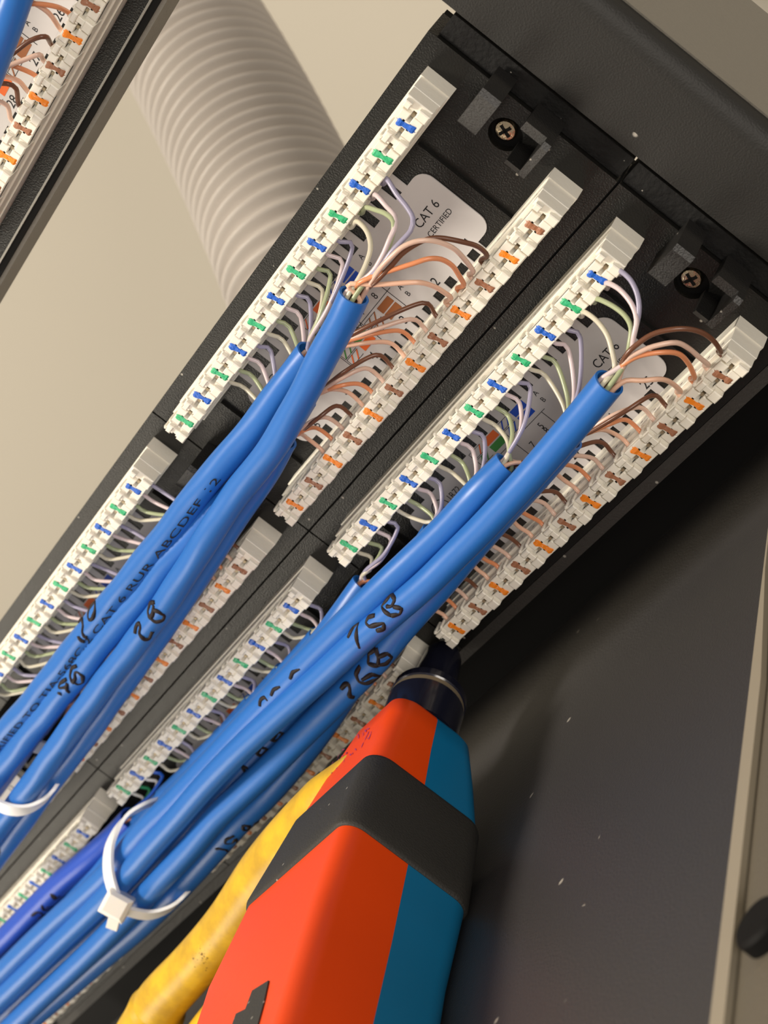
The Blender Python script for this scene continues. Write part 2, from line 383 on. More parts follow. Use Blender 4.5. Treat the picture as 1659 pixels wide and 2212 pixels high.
def build_module(off, first, label, proto=None):
    off = Vector(off)
    rt = root('patch_panel_module', off+Vector((-48, 12, -15)), label, 'patch panel module', 'six-port modules of the patch panels')
    def shift(b): b.v = [v+off for v in b.v]; return b
    if proto is None:
        shift(housing_mesh()).build('housing', M['black'], rt)
        shift(post_mesh(-6.9, False)).build('cable_post', M['post'], rt)
        shift(post_mesh(-18.3, True)).build('cable_post', M['post'], rt)
        sm = MB()
        c = Vector((4.1, 0, -15.1)) + off
        sm.tube([c+Vector((0, y, 0)) for y in (16.5, 13.9, 13.3, 13.1)], [2.25, 2.25, 1.9, .9], 20)
        so = sm.build('screw', M['screw'], rt, True, 25)
        cr = MB(); 
        for a in (0, math.pi/2):
            R = Matrix.Translation(c) @ Matrix.Rotation(a+.35, 4, 'Y') @ Matrix.Translation(-c)
            cr.box(c.x-1.35, c.x+1.35, c.y+12.98, c.y+13.3, c.z-.3, c.z+.3, 0, R)
        cr.build('cross_recess', M['void'], so)
        for zc, cols in ((0, ('blue_m', 'green_m')), (ZB, ('brown_m', 'orange_m'))):
            so = shift(strip_mesh(zc)).build('punchdown_strip', M['white'], rt)
            tag(so, 'white strip with blue and green marks' if zc == 0 else 'white strip with brown and orange marks')
            ct = MB()
            for i in range(12):
                for k in (-1, 1):
                    a = -i*p + k*2.0
                    ct.box(a-.1, a+.65, 1.0, 3.5, zc-.3, zc+.3)
            shift(ct).build('metal_contacts', M['contact'], so)
            sd = MB()
            for i in range(12):
                for k in (-1, 1):
                    sd.box(-i*p+k*2.12-.35, -i*p+k*2.12+.25, 5.6, 6.3, zc+3.0, zc+3.14)
            shift(sd).build('printed_marks', M['smudge'], so)
            rnd = random.Random(int(3+abs(zc)))
            for i in range(12):
                tag(shift(mark_mesh(i, zc, rnd)).build('color_mark', M[cols[i % 2]], so), cols[i % 2][:-2]+' painted mark')
        lab = shift(label_mesh()).build('label', M['label'], rt)
        chart(lab, off)
    else:
        for ch in proto.children:
            c1 = ch.copy(); COL.objects.link(c1); c1.parent = rt
            for g in ch.children:
                if g.get('own'): continue
                c2 = g.copy(); COL.objects.link(c2); c2.parent = c1
            if ch.name.startswith('label'): lab = c1
    tx = MB()
    add_text(tx, 'CAT 6', -24.2, -14.2, 2.75, LY)
    add_text(tx, 'CERTIFIED', -24.2, -16.9, 1.75, LY)
    for z, s in ((-9.0, 'A'), (-11.0, 'B'), (-18.8, 'A'), (-20.8, 'B')): add_text(tx, s, -38.9, z, 1.7, LY)
    add_text(tx, '8', -44.6, -16.1, 2.2, LY); add_text(tx, '7', -49.8, -16.1, 2.2, LY)
    add_text(tx, '5', -44.6, -14.6, 2.2, LY) if first >= 25 else None
    for j in range(6): add_text(tx, str(first+j), -19.5-12.4*j, -23.9, 2.9, LY, True)
    add_text(tx, '1R72', -75.4, -11.3, 2.2, LY); add_text(tx, 'E477182', -74.6, -13.3, 1.3, LY)
    add_text(tx, 'COMMUNICATION CIRCUIT ACCESSORY', -80.6, -17.6, 1.55, LY)
    for i in range(30):          # listing mark: a ring and two bars
        a0, a1 = 2*math.pi*i/30, 2*math.pi*(i+1)/30; n = len(tx.v)
        for r_, a in ((2.5, a0), (2.5, a1), (2.72, a1), (2.72, a0)): tx.v.append(Vector((-78.6+r_*math.cos(a), LY, -11.4+r_*math.sin(a))))
        tx.f.append((n, n+1, n+2, n+3))
    for x in (-79.3, -78.1): tx.box(x, x+.25, LY-.01, LY+.02, -12.6, -10.2)
    for q in (shift(tx).build('printed_text', M['ink'], lab),): q['own'] = 1
    return rt
PITCH = 120.457; ROW = -44.45
m1 = build_module((0, 0, 0), 1, 'module numbered 1 to 6 with CAT 6 label in full view, upper row right end')
mods = {1: m1}
mods[2] = build_module((0, 0, ROW), 25, 'module numbered 25 to 30, right end of the bottom row beside the screw', m1)
mods[3] = build_module((-PITCH, 0, 0), 7, 'module under the cables marked 4B and 2B, upper row at the left edge', m1)
mods[4] = build_module((-PITCH, 0, ROW), 31, 'bottom row module behind the cables marked 25B and 26B, orange tool at its end', m1)
mods[5] = build_module((-2*PITCH, 0, 0), 13, 'upper row module mostly hidden by cables behind the left zip tie', m1)
mods[6] = build_module((-2*PITCH, 0, ROW), 37, 'bottom row module at the lower left beside the dark blue 76B cable', m1)
mods[7] = build_module((-5.4, 0, 89.75), 25, 'module of the other panel in the top left corner of the view', m1)
for o in bpy.data.objects:
    if 'own' in o: del o['own']

# frames holding the modules
fr = root('panel_bracket', (-170, 20, -84), 'black metal frame holding the two rows of modules, fuzzy dusty right end', 'panel frame')
MB().box(-370, 11.2, 14, 22, -81.5, 7.0).build('back_plate', M['void'], fr)
MB().box(-370, 15.5, 12.4, 22, -84.2, -81.6).build('bottom_rail', M['steel'], fr)
fe = MB().box(11.5, 16.6, 13.0, 20, -82, -37.6).box(11.5, 16.6, 13.0, 20, -36.6, 5.2).box(16.6, 17.7, 16.5, 20, -84, 7)
fe.build('end_pad', M['felt'], fr)
fr2 = root('panel_bracket', (-60, 20, 51), 'metal frame edge of the panel in the top left corner with a pale strip for its edge highlight', 'panel frame')
MB().box(-150, 30, 12.6, 24, 50.3, 51.2).build('bottom_flange', M['rail2'], fr2)
MB().box(-150, 30, 11.4, 24, 51.2, 52.7).build('inner_rail', M['void'], fr2)
MB().box(-150, 30, 10.6, 12.2, 52.4, 52.85).build('edge_highlight', M['edge'], fr2)  # pale strip drawn for the highlight along the frame's chamfer
MB().box(-150, 30, 14, 24, 52.7, 100).build('back_plate', M['void'], fr2)

# ------------------------------------------------------------------ cables
def path_px(L):
    return [at(a, b, y=c) for a, b, c in L]
CABLES = {}
def cable(key, pts, label, r=3.05, m='jacket', bump=0.0, group='blue network cables', px=True):
    P = spline(path_px(pts) if px else pts, 1.6)
    rt = root('network_cable', P[0], label, 'network cable', group)
    T = frames(P); seg = 26; b = MB(); L = 0; ph = random.uniform(0, 6)
    def ring(p_, t_, rr, f=1):
        n = len(b.v)
        for j in range(seg):
            a = 2*math.pi*j/seg
            dr = bump*(.5*math.sin(2*(a-L*.16)+ph)+.5*math.sin(3*(a+.3*L*.16)+ph*2+L*.11)+.35*math.sin(L*.33+a)) if f else 0
            b.v.append(p_ + t_[1]*math.cos(a)*(rr+dr) + t_[2]*math.sin(a)*(rr+dr))
        return n
    prev = ring(P[0]+T[0][0]*5, T[0], r-.55, 0)
    rings = [prev, ring(P[0], T[0], r-.5, 0), ring(P[0], T[0], r-.02, 0)]
    for i in range(len(P)):
        if i: L += (P[i]-P[i-1]).length; rings.append(ring(P[i], T[i], r))
    for a, c in zip(rings, rings[1:]):
        for j in range(seg): b.f.append((a+j, a+(j+1) % seg, c+(j+1) % seg, c+j))
    b.f.append(tuple(rings[0]+j for j in range(seg))); b.f.append(tuple(rings[-1]+j for j in reversed(range(seg))))
    j = b.build('jacket', M[m], rt, True, 50)
    CABLES[key] = dict(root=rt, P=P, T=T, r=r+bump*.8, jacket=j)
    return rt
def add_wire(key, pts, color, r=.46):
    P = spline(pts, .8)
    o = MB().tube(P, r, 9).build('wire', M['w_'+color], CABLES[key]['root'], True)
    tag(o, color.replace('_', ' ')+' insulated wire'); return o

WCOL = {'A': (('white_blue', 'blue'), ('white_green', 'green')), 'B': (('white_brown', 'brown'), ('white_orange', 'orange'))}
def slot(off, side, port, pair, k):
    """k 0 = left wire (white), 1 = right wire (colour)"""
    i = 2*port+pair; x = -i*p + (-2.12 if k == 0 else 2.12)
    zc = 0 if side == 'A' else ZB; s = -1 if side == 'A' else 1
    return Vector((x, 2.6, zc+s*1.5)) + off, Vector((x, 2.9, zc+s*3.3)) + off, s
def auto_wires(key, off, port, colors=None, sides='AB', arch=1.0):
    off = Vector(off); c = CABLES[key]; E = c['P'][0]; T = c['T'][0]
    d0 = -T[0]                                   # out of the cable end
    for side in sides:
        for pair in (0, 1):
            for k in (0, 1):
                col = (colors or WCOL)[side][pair][k]
                a, b_, s = slot(off, side, port, pair, k)
                if side == 'B': b_.y = 3.4
                rad = c['r']*.5; ang = random.uniform(0, 6.28)
                e = E + T[1]*math.cos(ang)*rad*.8 + T[2]*math.sin(ang)*rad*.8
                mid1 = b_ + (Vector((.8, -1.2*arch+random.uniform(-.5, .5), 3.2+random.uniform(-.3, .6))) if side == 'B' else Vector((.2, .5+random.uniform(-.5, .5), -2.6+random.uniform(-.4, .4))))
                reach = (E - b_).length
                out = E + d0*min(2.5, .25*reach) + Vector((0, -.6*arch, -s*1.6))
                mid2 = mid1.lerp(out, .5) + (Vector((2.6, -1.8*arch+random.uniform(-.5, .5), random.uniform(-.3, .8))) if side == 'B' else Vector((1.0, -.9+random.uniform(-.5, .5), -.8+random.uniform(-.4, .4))))
                add_wire(key, [a, b_, mid1, mid2, out, e, e+T[0]*3], col)
def traced(key, off, side, port, pair, k, L, y0, y1, bulge=2.0):
    """wire whose course was read off the photograph: L pixels from the strip to the cable end"""
    off = Vector(off); col = WCOL[side][pair][k]; c = CABLES[key]
    a, b_, s = slot(off, side, port, pair, k)
    n = len(L); pts = [a, b_]
    for i, (x_, y_) in enumerate(L):
        t_ = (i+1)/(n+1)
        yy = b_.y*(1-t_)**1.5 + y1*t_ - bulge*math.sin(math.pi*t_)
        pts.append(at(x_, y_, y=yy))
    E, T = c['P'][0], c['T'][0]
    ang = {('A', 0, 0): 2.2, ('A', 0, 1): 3.0, ('A', 1, 0): 1.4, ('A', 1, 1): .6, ('B', 0, 0): 5.2, ('B', 0, 1): 4.5, ('B', 1, 0): 5.9, ('B', 1, 1): 3.8}[(side, pair, k)]
    e = E + (T[1]*math.cos(ang) + T[2]*math.sin(ang))*c['r']*.5
    pts += [e, e+T[0]*3]
    add_wire(key, pts, col, .5)

O1 = (0, 0, 0); O2 = (0, 0, ROW); O3 = (-PITCH, 0, 0); O4 = (-PITCH, 0, ROW)
# upper bundle
cable('C1', [(765, 638, -9), (735, 700, -10), (690, 785, -11), (645, 870, -11.5), (600, 950, -12), (552, 1015, -12), (505, 1075, -12), (452, 1155, -13), (405, 1230, -13),
             (345, 1320, -13.5), (290, 1392, -14), (228, 1472, -14.5), (155, 1572, -15), (75, 1685, -15), (10, 1770, -14), (-60, 1860, -14)],
      'blue cable marked 2B in black marker, topmost and rightmost of the upper bundle', bump=.08)
cable('C2', [(670, 762, -3), (602, 850, -5), (540, 932, -6.5), (447, 1040, -8), (362, 1150, -9), (285, 1245, -10), (213, 1335, -10.5), (145, 1420, -11), (65, 1520, -11), (-2, 1597, -10), (-70, 1680, -10)],
      'blue cable with printed lettering along it, leftmost of the upper bundle', bump=.10)
cable('C3', [(655, 860, 0), (590, 960, -3.5), (520, 1050, -6), (452, 1115, -7), (375, 1200, -9), (310, 1283, -10), (240, 1365, -11), (170, 1455, -12), (90, 1552, -12), (10, 1655, -12), (-60, 1745, -12)],
      'blue cable marked 4B in black marker, squeezed between two others in the upper bundle', bump=.10)
cable('C4', [(612, 950, -1), (585, 1000, -2), (540, 1070, -4), (482, 1155, -6), (432, 1235, -6.5), (372, 1325, -7), (312, 1412, -8), (252, 1495, -8.5), (185, 1590, -9), (112, 1685, -9), (45, 1780, -9), (-30, 1880, -9)],
      'blue cable lying underneath along the right edge of the upper bundle', bump=.08)
# cable ends hidden below the upper bundle, feeding the upper left module
for n_, (q, y_) in enumerate([((412, 1125), 1.5), ((362, 1200), 1), ((305, 1272), 0), ((250, 1345), 0), ((205, 1408), 1), ((155, 1475), 1)]):
    cable('E%d' % n_, [(q[0], q[1], y_), (q[0]-60, q[1]+80, 1-n_*.2), (q[0]-130, q[1]+175, 0), (q[0]-220, q[1]+300, 0)],
          'blue cable ending under the upper bundle, %s end counted down the left module' % ['first', 'second', 'third', 'fourth', 'fifth', 'sixth'][n_], r=2.7,
          group='cable ends under the upper bundle')
    auto_wires('E%d' % n_, O3, n_)
# lower bundle
cable('D1', [(1316, 826, -10), (1262, 892, -10.5), (1192, 975, -11), (1122, 1055, -12), (1050, 1133, -12.5), (985, 1198, -13), (920, 1262, -14), (850, 1322, -14.5), (777, 1384, -15), (690, 1465, -15), (600, 1545, -15.5),
             (520, 1618, -16), (450, 1690, -16), (385, 1765, -16), (325, 1832, -16), (262, 1905, -16), (205, 1963, -15.5), (140, 2025, -15), (65, 2098, -15), (-5, 2165, -15), (-80, 2235, -15)],
      'blue cable marked 25B, topmost of the lower bundle, wires fanning from its end')
cable('D2', [(1096, 1003, -4), (1035, 1062, -7), (968, 1135, -8.5), (905, 1195, -9.5), (838, 1258, -11), (772, 1322, -12), (715, 1378, -12), (655, 1438, -12), (560, 1536, -12), (460, 1642, -12), (385, 1722, -12.5),
             (318, 1788, -13), (252, 1866, -13), (200, 1918, -13), (130, 1980, -13), (62, 2044, -13), (-8, 2114, -13), (-60, 2165, -13)],
      'blue cable with half-hidden marker numbers, left of the one marked 25B')
cable('D3', [(788, 1262, 0), (745, 1322, -3), (692, 1392, -5), (640, 1450, -7), (560, 1532, -6), (470, 1630, -5), (380, 1720, -4), (300, 1800, -4), (200, 1900, -4), (100, 2000, -4), (-20, 2110, -4)],
      'blue cable whose cut end shows copper-coloured wires beside the black post')
cable('D4', [(1228, 945, -2), (1150, 1035, -3.5), (1080, 1112, -4), (1012, 1190, -5), (945, 1270, -6), (872, 1352, -7), (808, 1430, -8), (740, 1500, -9), (670, 1570, -10), (590, 1650, -12), (528, 1708, -13), (470, 1762, -14), (412, 1830, -15),
             (345, 1902, -16), (282, 1968, -16), (222, 2030, -16), (160, 2090, -15.5), (90, 2155, -15), (20, 2222, -15)],
      'blue cable marked 26B, below and right of the one marked 25B', r=3.2)
cable('D5', [(1020, 1085, 0), (960, 1170, -1), (900, 1260, -2), (828, 1370, -3), (765, 1468, -4), (705, 1560, -5), (645, 1640, -6.5), (580, 1715, -8), (512, 1782, -10), (435, 1868, -11), (375, 1932, -12),
             (305, 2000, -12), (225, 2068, -12), (150, 2132, -12), (70, 2200, -12), (20, 2240, -12)],
      'blue cable marked 24B, lowest of the lower bundle next to the yellow handle', r=3.1)
cable('D6', [(942, 1150, 1), (880, 1240, 0), (800, 1345, -1), (710, 1450, -3), (620, 1560, -4), (520, 1670, -6), (430, 1770, -7), (330, 1880, -8), (230, 1990, -9), (120, 2090, -9), (0, 2200, -9)],
      'blue cable with smeared round marker figures, in the shaded middle of the lower bundle', r=3.1)
cable('D0', [(284, 1768, 0), (245, 1808, -1), (192, 1855, -3), (135, 1903, -4), (82, 1955, -5), (30, 2008, -6), (-40, 2075, -7)],
      'darker blue cable marked 76B with bright wires at its end, beside the zip tie head', m='jacket2', r=3.3)
for n_, q in enumerate([(690, 1375), (615, 1452), (550, 1518), (490, 1583), (425, 1650)]):
    cable('F%d' % n_, [(q[0], q[1], 2), (q[0]-60, q[1]+68, 1), (q[0]-150, q[1]+165, 0), (q[0]-260, q[1]+270, 0)],
          'blue cable ending under the lower bundle, %s end counted from the black post' % ['first', 'second', 'third', 'fourth', 'fifth'][n_], r=2.7,
          group='cable ends under the lower bundle')
    auto_wires('F%d' % n_, O4, n_)
# upper left corner cable
cable('G', [(52, -60, -6), (25, 20, -8), (-8, 110, -9), (-40, 190, -9), (-80, 260, -9)], 'blue cable cut off by the top left corner of the view', r=3.2)

# wires
tr = lambda *a, **k: traced(*a, **k)
y1 = -10
tr('C1', O1, 'A', 1, 0, 1, [(835, 386), (857, 420), (878, 446), (892, 472), (887, 498), (868, 520), (845, 545), (815, 585)], 5, y1, 1.5)
tr('C1', O1, 'A', 1, 0, 0, [(811, 420), (835, 446), (852, 466), (853, 490), (842, 516), (825, 555), (800, 592)], 5, y1, 1)
tr('C1', O1, 'A', 1, 1, 1, [(789, 448), (813, 454), (835, 463), (850, 480), (846, 515), (828, 556), (795, 600)], 5, y1, .5)
tr('C1', O1, 'A', 1, 1, 0, [(770, 478), (787, 492), (798, 514), (800, 540), (790, 572), (776, 600)], 5, y1, .5)
tr('C1', O1, 'B', 1, 0, 1, [(1052, 552), (1033, 533), (1001, 523), (953, 514), (922, 517), (893, 531), (868, 549), (845, 574), (812, 608)], 5, y1, 2)
tr('C1', O1, 'B', 1, 0, 0, [(1022, 586), (1001, 557), (977, 535), (941, 521), (905, 520), (872, 532), (845, 555), (815, 588)], 5, y1, 3)
tr('C1', O1, 'B', 1, 1, 1, [(1002, 616), (992, 596), (977, 574), (953, 560), (925, 559), (893, 569), (845, 584), (808, 596), (772, 614)], 5, y1, 3)
tr('C1', O1, 'B', 1, 1, 0, [(974, 644), (960, 632), (936, 618), (905, 610), (857, 612), (808, 615), (772, 613), (752, 617)], 5, y1, 3.5)
for port, key in ((2, 'C2'), (3, 'C3'), (4, 'C4')): auto_wires(key, O1, port)
tr('D1', O2, 'A', 0, 0, 1, [(1340, 585), (1362, 605), (1377, 638), (1380, 675), (1370, 719), (1358, 760), (1342, 800)], 5, y1, 1.5)
tr('D1', O2, 'A', 0, 0, 0, [(1310, 611), (1338, 625), (1364, 656), (1375, 690), (1369, 726), (1356, 778)], 5, y1, 1.5)
tr('D1', O2, 'A', 0, 1, 1, [(1288, 645), (1322, 660), (1350, 682), (1363, 708), (1360, 741), (1350, 785)], 5, y1, 1.5)
tr('D1', O2, 'A', 0, 1, 0, [(1262, 674), (1289, 693), (1311, 723), (1322, 759), (1327, 798)], 5, y1, 1)
tr('D1', O2, 'B', 0, 0, 1, [(1557, 760), (1542, 737), (1513, 717), (1472, 710), (1417, 719), (1380, 741), (1351, 770)], 5, y1, 2)
tr('D1', O2, 'B', 0, 0, 0, [(1530, 788), (1513, 774), (1487, 752), (1461, 740), (1424, 745), (1388, 757), (1352, 780)], 5, y1, 2)
tr('D1', O2, 'B', 0, 1, 1, [(1500, 815), (1487, 785), (1465, 764), (1428, 761), (1380, 769), (1346, 788)], 5, y1, 2.5)
tr('D1', O2, 'B', 0, 1, 0, [(1470, 845), (1450, 827), (1428, 819), (1388, 822), (1353, 822)], 5, y1, 2.5)
for port, key in ((1, 'D4'), (2, 'D2'), (3, 'D5'), (4, 'D6'), (5, 'D3')): auto_wires(key, O2, port)
HC = {'A': (('white', 'deep_blue'), ('white', 'deep_green')), 'B': (('white_orange', 'orange'), ('white_brown', 'brown'))}
auto_wires('D0', O4, 5, HC, 'A')
auto_wires('D0', O4, 5, HC, 'B')
O7 = Vector((-5.4, 0, 89.75))
def corner_wire(port, pair, k, L):
    a, b_, s = slot(O7, 'B', port, pair, k)
    pts = [a, b_] + [at(x_, y_, y=c_) for x_, y_, c_ in L[1:]]
    add_wire('G', pts, WCOL['B'][pair][k], .5)
corner_wire(1, 1, 1, [(158, 24, 2), (120, 14, -1), (75, 8, -4), (30, 12, -6)])
corner_wire(1, 1, 0, [(135, 48, 2), (105, 28, -1), (70, 5, -4), (30, -10, -6)])
corner_wire(2, 0, 1, [(122, 85, 2), (98, 79, -1), (65, 88, -2), (25, 118, -3), (-10, 140, -4)])
corner_wire(2, 0, 0, [(100, 117, 3), (85, 118, 1), (55, 128, 0), (20, 142, -1), (-12, 160, -2)])
corner_wire(2, 1, 1, [(78, 158, 3), (50, 150, 1), (15, 138, 0), (-20, 130, -1)])
corner_wire(2, 1, 0, [(62, 186, 3), (40, 175, 1), (10, 165, 0), (-20, 160, -1)])
corner_wire(3, 0, 1, [(48, 212, 3), (35, 192, 1), (15, 181, 0), (-20, 182, -1)])
corner_wire(3, 0, 0, [(30, 245, 3), (15, 228, 1), (-15, 215, 0)])

# ------------------------------------------------------------------ marker writing and print on the cables
def on_cable(c, px, py, lift=.14):
    d = (FWD + RIGHT*((px-829.5)/FPX) + DOWN*((py-1106)/FPX)).normalized()
    best = None
    for i in range(len(c['P'])-1):
        a, b_ = c['P'][i], c['P'][i+1]
        for t_ in (0, .25, .5, .75):
            q = a.lerp(b_, t_); s_ = (q-CAM).dot(d); cl = CAM + d*s_; dist = (q-cl).length
            if best is None or dist < best[0]: best = (dist, q, cl, c['T'][i][0])
    dist, q, cl, tn = best; r = c['r']+lift
    off_ = cl-q; off_ = off_ - tn*off_.dot(tn)
    h = math.sqrt(max(0, r*r-min(off_.length, r*.97)**2))
    if off_.length > r*.97: off_ = off_.normalized()*r*.97
    vd = (-d - tn*(-d).dot(tn)).normalized()
    sp = q + off_ + vd*h; nr = (off_ + vd*h).normalized()
    return sp + tn*((cl-q).dot(tn)), nr
def strokes(key, S_, wpx=.42, m='marker'):
    c = CABLES[key]; b = MB()
    for line in S_:
        P = []
        for (a0, b0), (a1, b1) in zip(line, line[1:]):
            n = max(2, int(math.hypot(a1-a0, b1-b0)/3))
            P += [(a0+(a1-a0)*k/n, b0+(b1-b0)*k/n) for k in range(n)]
        P.append(line[-1])
        Q = [on_cable(c, *q, lift=-.22) for q in P]
        pts = [Q[0][0]]
        for q, _n in Q[1:]:
            if (q-pts[-1]).length > .12: pts.append(q)
        if len(pts) > 2: pts = [pts[0]] + [pts[i-1]*.25+pts[i]*.5+pts[i+1]*.25 for i in range(1, len(pts)-1)] + [pts[-1]]
        b.tube(pts, [wpx*1.15*(.9+.2*math.sin(i*.5)) for i in range(len(pts))], 10)
    b.build('handwriting', M[m], c['jacket'], True)
def zz(x0, y0, s, L): return [[(x0+a/s, y0+b_/s) for a, b_ in l] for l in L]
# 7 0 on C2 (crop 0,1250 scale 3.687)
strokes('C2', zz(0, 1250, 3.687, [[(640, 330), (655, 305), (690, 300), (705, 320), (700, 360), (720, 400), (745, 405)], [(670, 400), (700, 435), (722, 440)],
                                  [(760, 160), (728, 190), (730, 250), (755, 280), (785, 260), (800, 205), (785, 165), (755, 160)]]), .45)
strokes('C3', zz(0, 1250, 3.687, [[(575, 745), (520, 785), (510, 820), (540, 812), (590, 800)], [(585, 770), (580, 820), (600, 850)], [(515, 850), (540, 855)],
                                  [(655, 640), (610, 665), (602, 720), (630, 770), (650, 730), (640, 690), (665, 680), (705, 715), (695, 780), (660, 790), (640, 765)]]), .45)
strokes('C1', zz(0, 1250, 3.687, [[(1120, 380), (1125, 325), (1150, 305), (1165, 330), (1155, 370), (1195, 425), (1225, 430), (1255, 365)],
                                  [(1270, 140), (1220, 165), (1212, 215), (1240, 255), (1265, 215), (1262, 160)], [(1262, 190), (1310, 195), (1350, 235), (1335, 275), (1290, 280), (1250, 255)]]), .5)
strokes('D1', zz(650, 1000, 3.016, [[(345, 1110), (365, 1050), (395, 1033), (405, 1080), (425, 1165)], [(520, 965), (470, 985), (460, 1015), (495, 1030), (540, 1015), (590, 1000), (580, 1045), (540, 1055)],
                                    [(610, 850), (555, 915), (640, 955)], [(610, 850), (655, 855), (635, 900), (600, 905)], [(650, 900), (705, 905), (690, 945), (640, 955)]]), .5)
strokes('D4', zz(650, 1000, 3.016, [[(305, 1430), (330, 1400), (355, 1395), (365, 1430), (355, 1480), (375, 1490)], [(425, 1285), (400, 1330), (420, 1380), (460, 1400), (530, 1370), (500, 1330), (440, 1370)],
                                    [(525, 1165), (475, 1210), (480, 1260), (540, 1275), (545, 1215), (525, 1165)], [(545, 1215), (600, 1190), (618, 1230), (580, 1270), (540, 1270)]]), .55)
strokes('D2', zz(400, 1200, 3.016, [[(530, 935), (530, 900), (560, 880), (585, 900)], [(605, 865), (620, 830), (665, 808)], [(730, 755), (745, 715), (795, 692)]]), .45)
strokes('D6', zz(400, 1200, 3.016, [[(430, 1365), (415, 1330), (450, 1340)], [(505, 1250), (530, 1205), (575, 1215), (545, 1265), (505, 1250)], [(600, 1160), (640, 1105), (680, 1110), (650, 1160), (610, 1165)]]), .5)
strokes('D5', zz(150, 1500, 3.016, [[(995, 960), (1020, 955), (1050, 975), (1045, 1005), (1070, 1010)], [(1110, 880), (1060, 900), (1050, 930), (1090, 935), (1115, 900), (1100, 960)],
                                    [(1170, 815), (1160, 850), (1190, 870)], [(1170, 815), (1200, 830), (1180, 850), (1215, 860), (1220, 820), (1250, 825)]]), .4)
strokes('D0', zz(0, 1750, 3.318, [[(275, 710), (310, 680), (330, 690), (325, 740)], [(300, 740), (345, 745)], [(350, 630), (345, 670), (375, 700), (395, 670), (365, 655)],
                                  [(415, 550), (425, 600), (465, 610)], [(415, 550), (440, 570), (425, 590), (460, 585)]]), .4)
strokes('C4', zz(0, 1600, 5.53, [[(5, 1210), (55, 1190), (65, 1240), (50, 1290), (15, 1310)]]), .4)
def print_on(key, txt, start_px, size, row, gap=1.0, end_px=None):
    """printed lettering wrapped round the jacket, reading towards the cable end"""
    c = CABLES[key]; P = c['P']; v, f = text_mesh(txt, size)
    acc = [0]
    for i in range(1, len(P)): acc.append(acc[-1]+(P[i]-P[i-1]).length)
    # arc position of the start pixel
    bi = min(range(len(P)), key=lambda i: (lambda q: (q[0]-start_px[0])**2+(q[1]-start_px[1])**2)(proj(P[i])))
    s0 = acc[bi]; b = MB()
    if end_px:
        be = min(range(len(P)), key=lambda i: (proj(P[i])[0]-end_px[0])**2+(proj(P[i])[1]-end_px[1])**2)
        gap = (s0-acc[be])/max(q[0] for q in v)
    for x_, y_ in v:
        s_ = max(0, s0 - x_*gap); i = 0
        while i < len(acc)-2 and acc[i+1] < s_: i += 1
        t_ = (s_-acc[i])/max(1e-6, acc[i+1]-acc[i]); q = P[i].lerp(P[i+1], t_); tn = c['T'][i][0]
        vw = (CAM-q); vw = (vw - tn*vw.dot(tn)).normalized(); sd = tn.cross(vw)
        # sd points to one side; letters stand with their tops to the upper left
        if sd.dot(Vector((0, 0, 1))) < 0: sd = -sd
        a = (row+y_)/c['r']
        b.v.append(q + (vw*math.cos(a)+sd*math.sin(a))*(c['r']+.07))
    b.f = f; b.build('printed_text', M['ink'], c['jacket'])
def proj(q):
    d = q-CAM; z = d.dot(FWD); return (829.5+FPX*d.dot(RIGHT)/z, 1106+FPX*d.dot(DOWN)/z)
print_on('C2', 'VERIFIED TO TIA-568C.2 CAT 6 RUR ABCDEF 12', (-25, 1625), 2.3, -2.2, 1.35, (470, 1005))

# ------------------------------------------------------------------ zip ties
def ribbon(P, Wd, w, th):
    b = MB(); n = len(P)
    T = frames(P)
    for i in range(n):
        wd = (Wd - T[i][0]*Wd.dot(T[i][0])).normalized(); nn = T[i][0].cross(wd)
        for a, c_ in ((-1, -1), (1, -1), (1, 1), (-1, 1)): b.v.append(P[i]+wd*w*a*.5+nn*th*c_*.5)
    for i in range(n-1):
        for j in range(4): b.f.append((4*i+j, 4*i+(j+1) % 4, 4*i+4+(j+1) % 4, 4*i+4+j))
    b.f += [(0, 1, 2, 3), (4*n-1, 4*n-2, 4*n-3, 4*n-4)]
    return b
def zip_tie(vis, hid, label, w, head=None, wd=None):
    P = spline([at(*q[:2], y=q[2]) for q in vis+hid+vis[:1]], 1.2)
    rt = root('zip_tie', P[0], label, 'zip tie')
    ribbon(P, wd, w, .9).build('strap', M['nylon_clear'], rt, True, 40)
    if head:
        h = at(*head[:2], y=head[2])
        ax = (at(head[0]+40, head[1]+22, y=head[2])-h).normalized(); up = -FWD; az = ax.cross(up).normalized(); up = az.cross(ax).normalized()
        Fm = Matrix.Translation(h) @ Matrix((( ax.x, -up.x, az.x, 0), (ax.y, -up.y, az.y, 0), (ax.z, -up.z, az.z, 0), (0, 0, 0, 1)))
        MB().box(-3.5, 3.5, -2.6, 2.6, -3.3, 3.3, 1.0, Fm).build('head', M['nylon'], rt, False)
        tl = [at(head[0]+2, head[1]+10, y=head[2]-1.5), at(head[0]-5, head[1]+30, y=head[2]-3), at(head[0]-10, head[1]+50, y=head[2]-4)]
        b = ribbon(tl, ax, 3.0, 1.4); b.build('cut_tail', M['nylon'], rt)
    return rt
cd = (at(150, 2010, y=-15)-at(350, 1800, y=-15)).normalized()
zip_tie([(352, 1728, -2), (312, 1740, -7), (268, 1770, -11), (240, 1820, -15), (234, 1870, -18), (242, 1915, -20), (262, 1958, -21.5), (290, 1972, -21), (325, 1976, -20), (360, 1965, -18), (392, 1940, -15)],
        [(425, 1895, -9), (428, 1840, -2), (400, 1765, 2)],
        'white nylon cable tie with a chunky head around the lower bundle', 3.9, (252, 1955, -22.5), cd)
cd2 = (at(0, 1750, y=-10)-at(300, 1350, y=-10)).normalized()
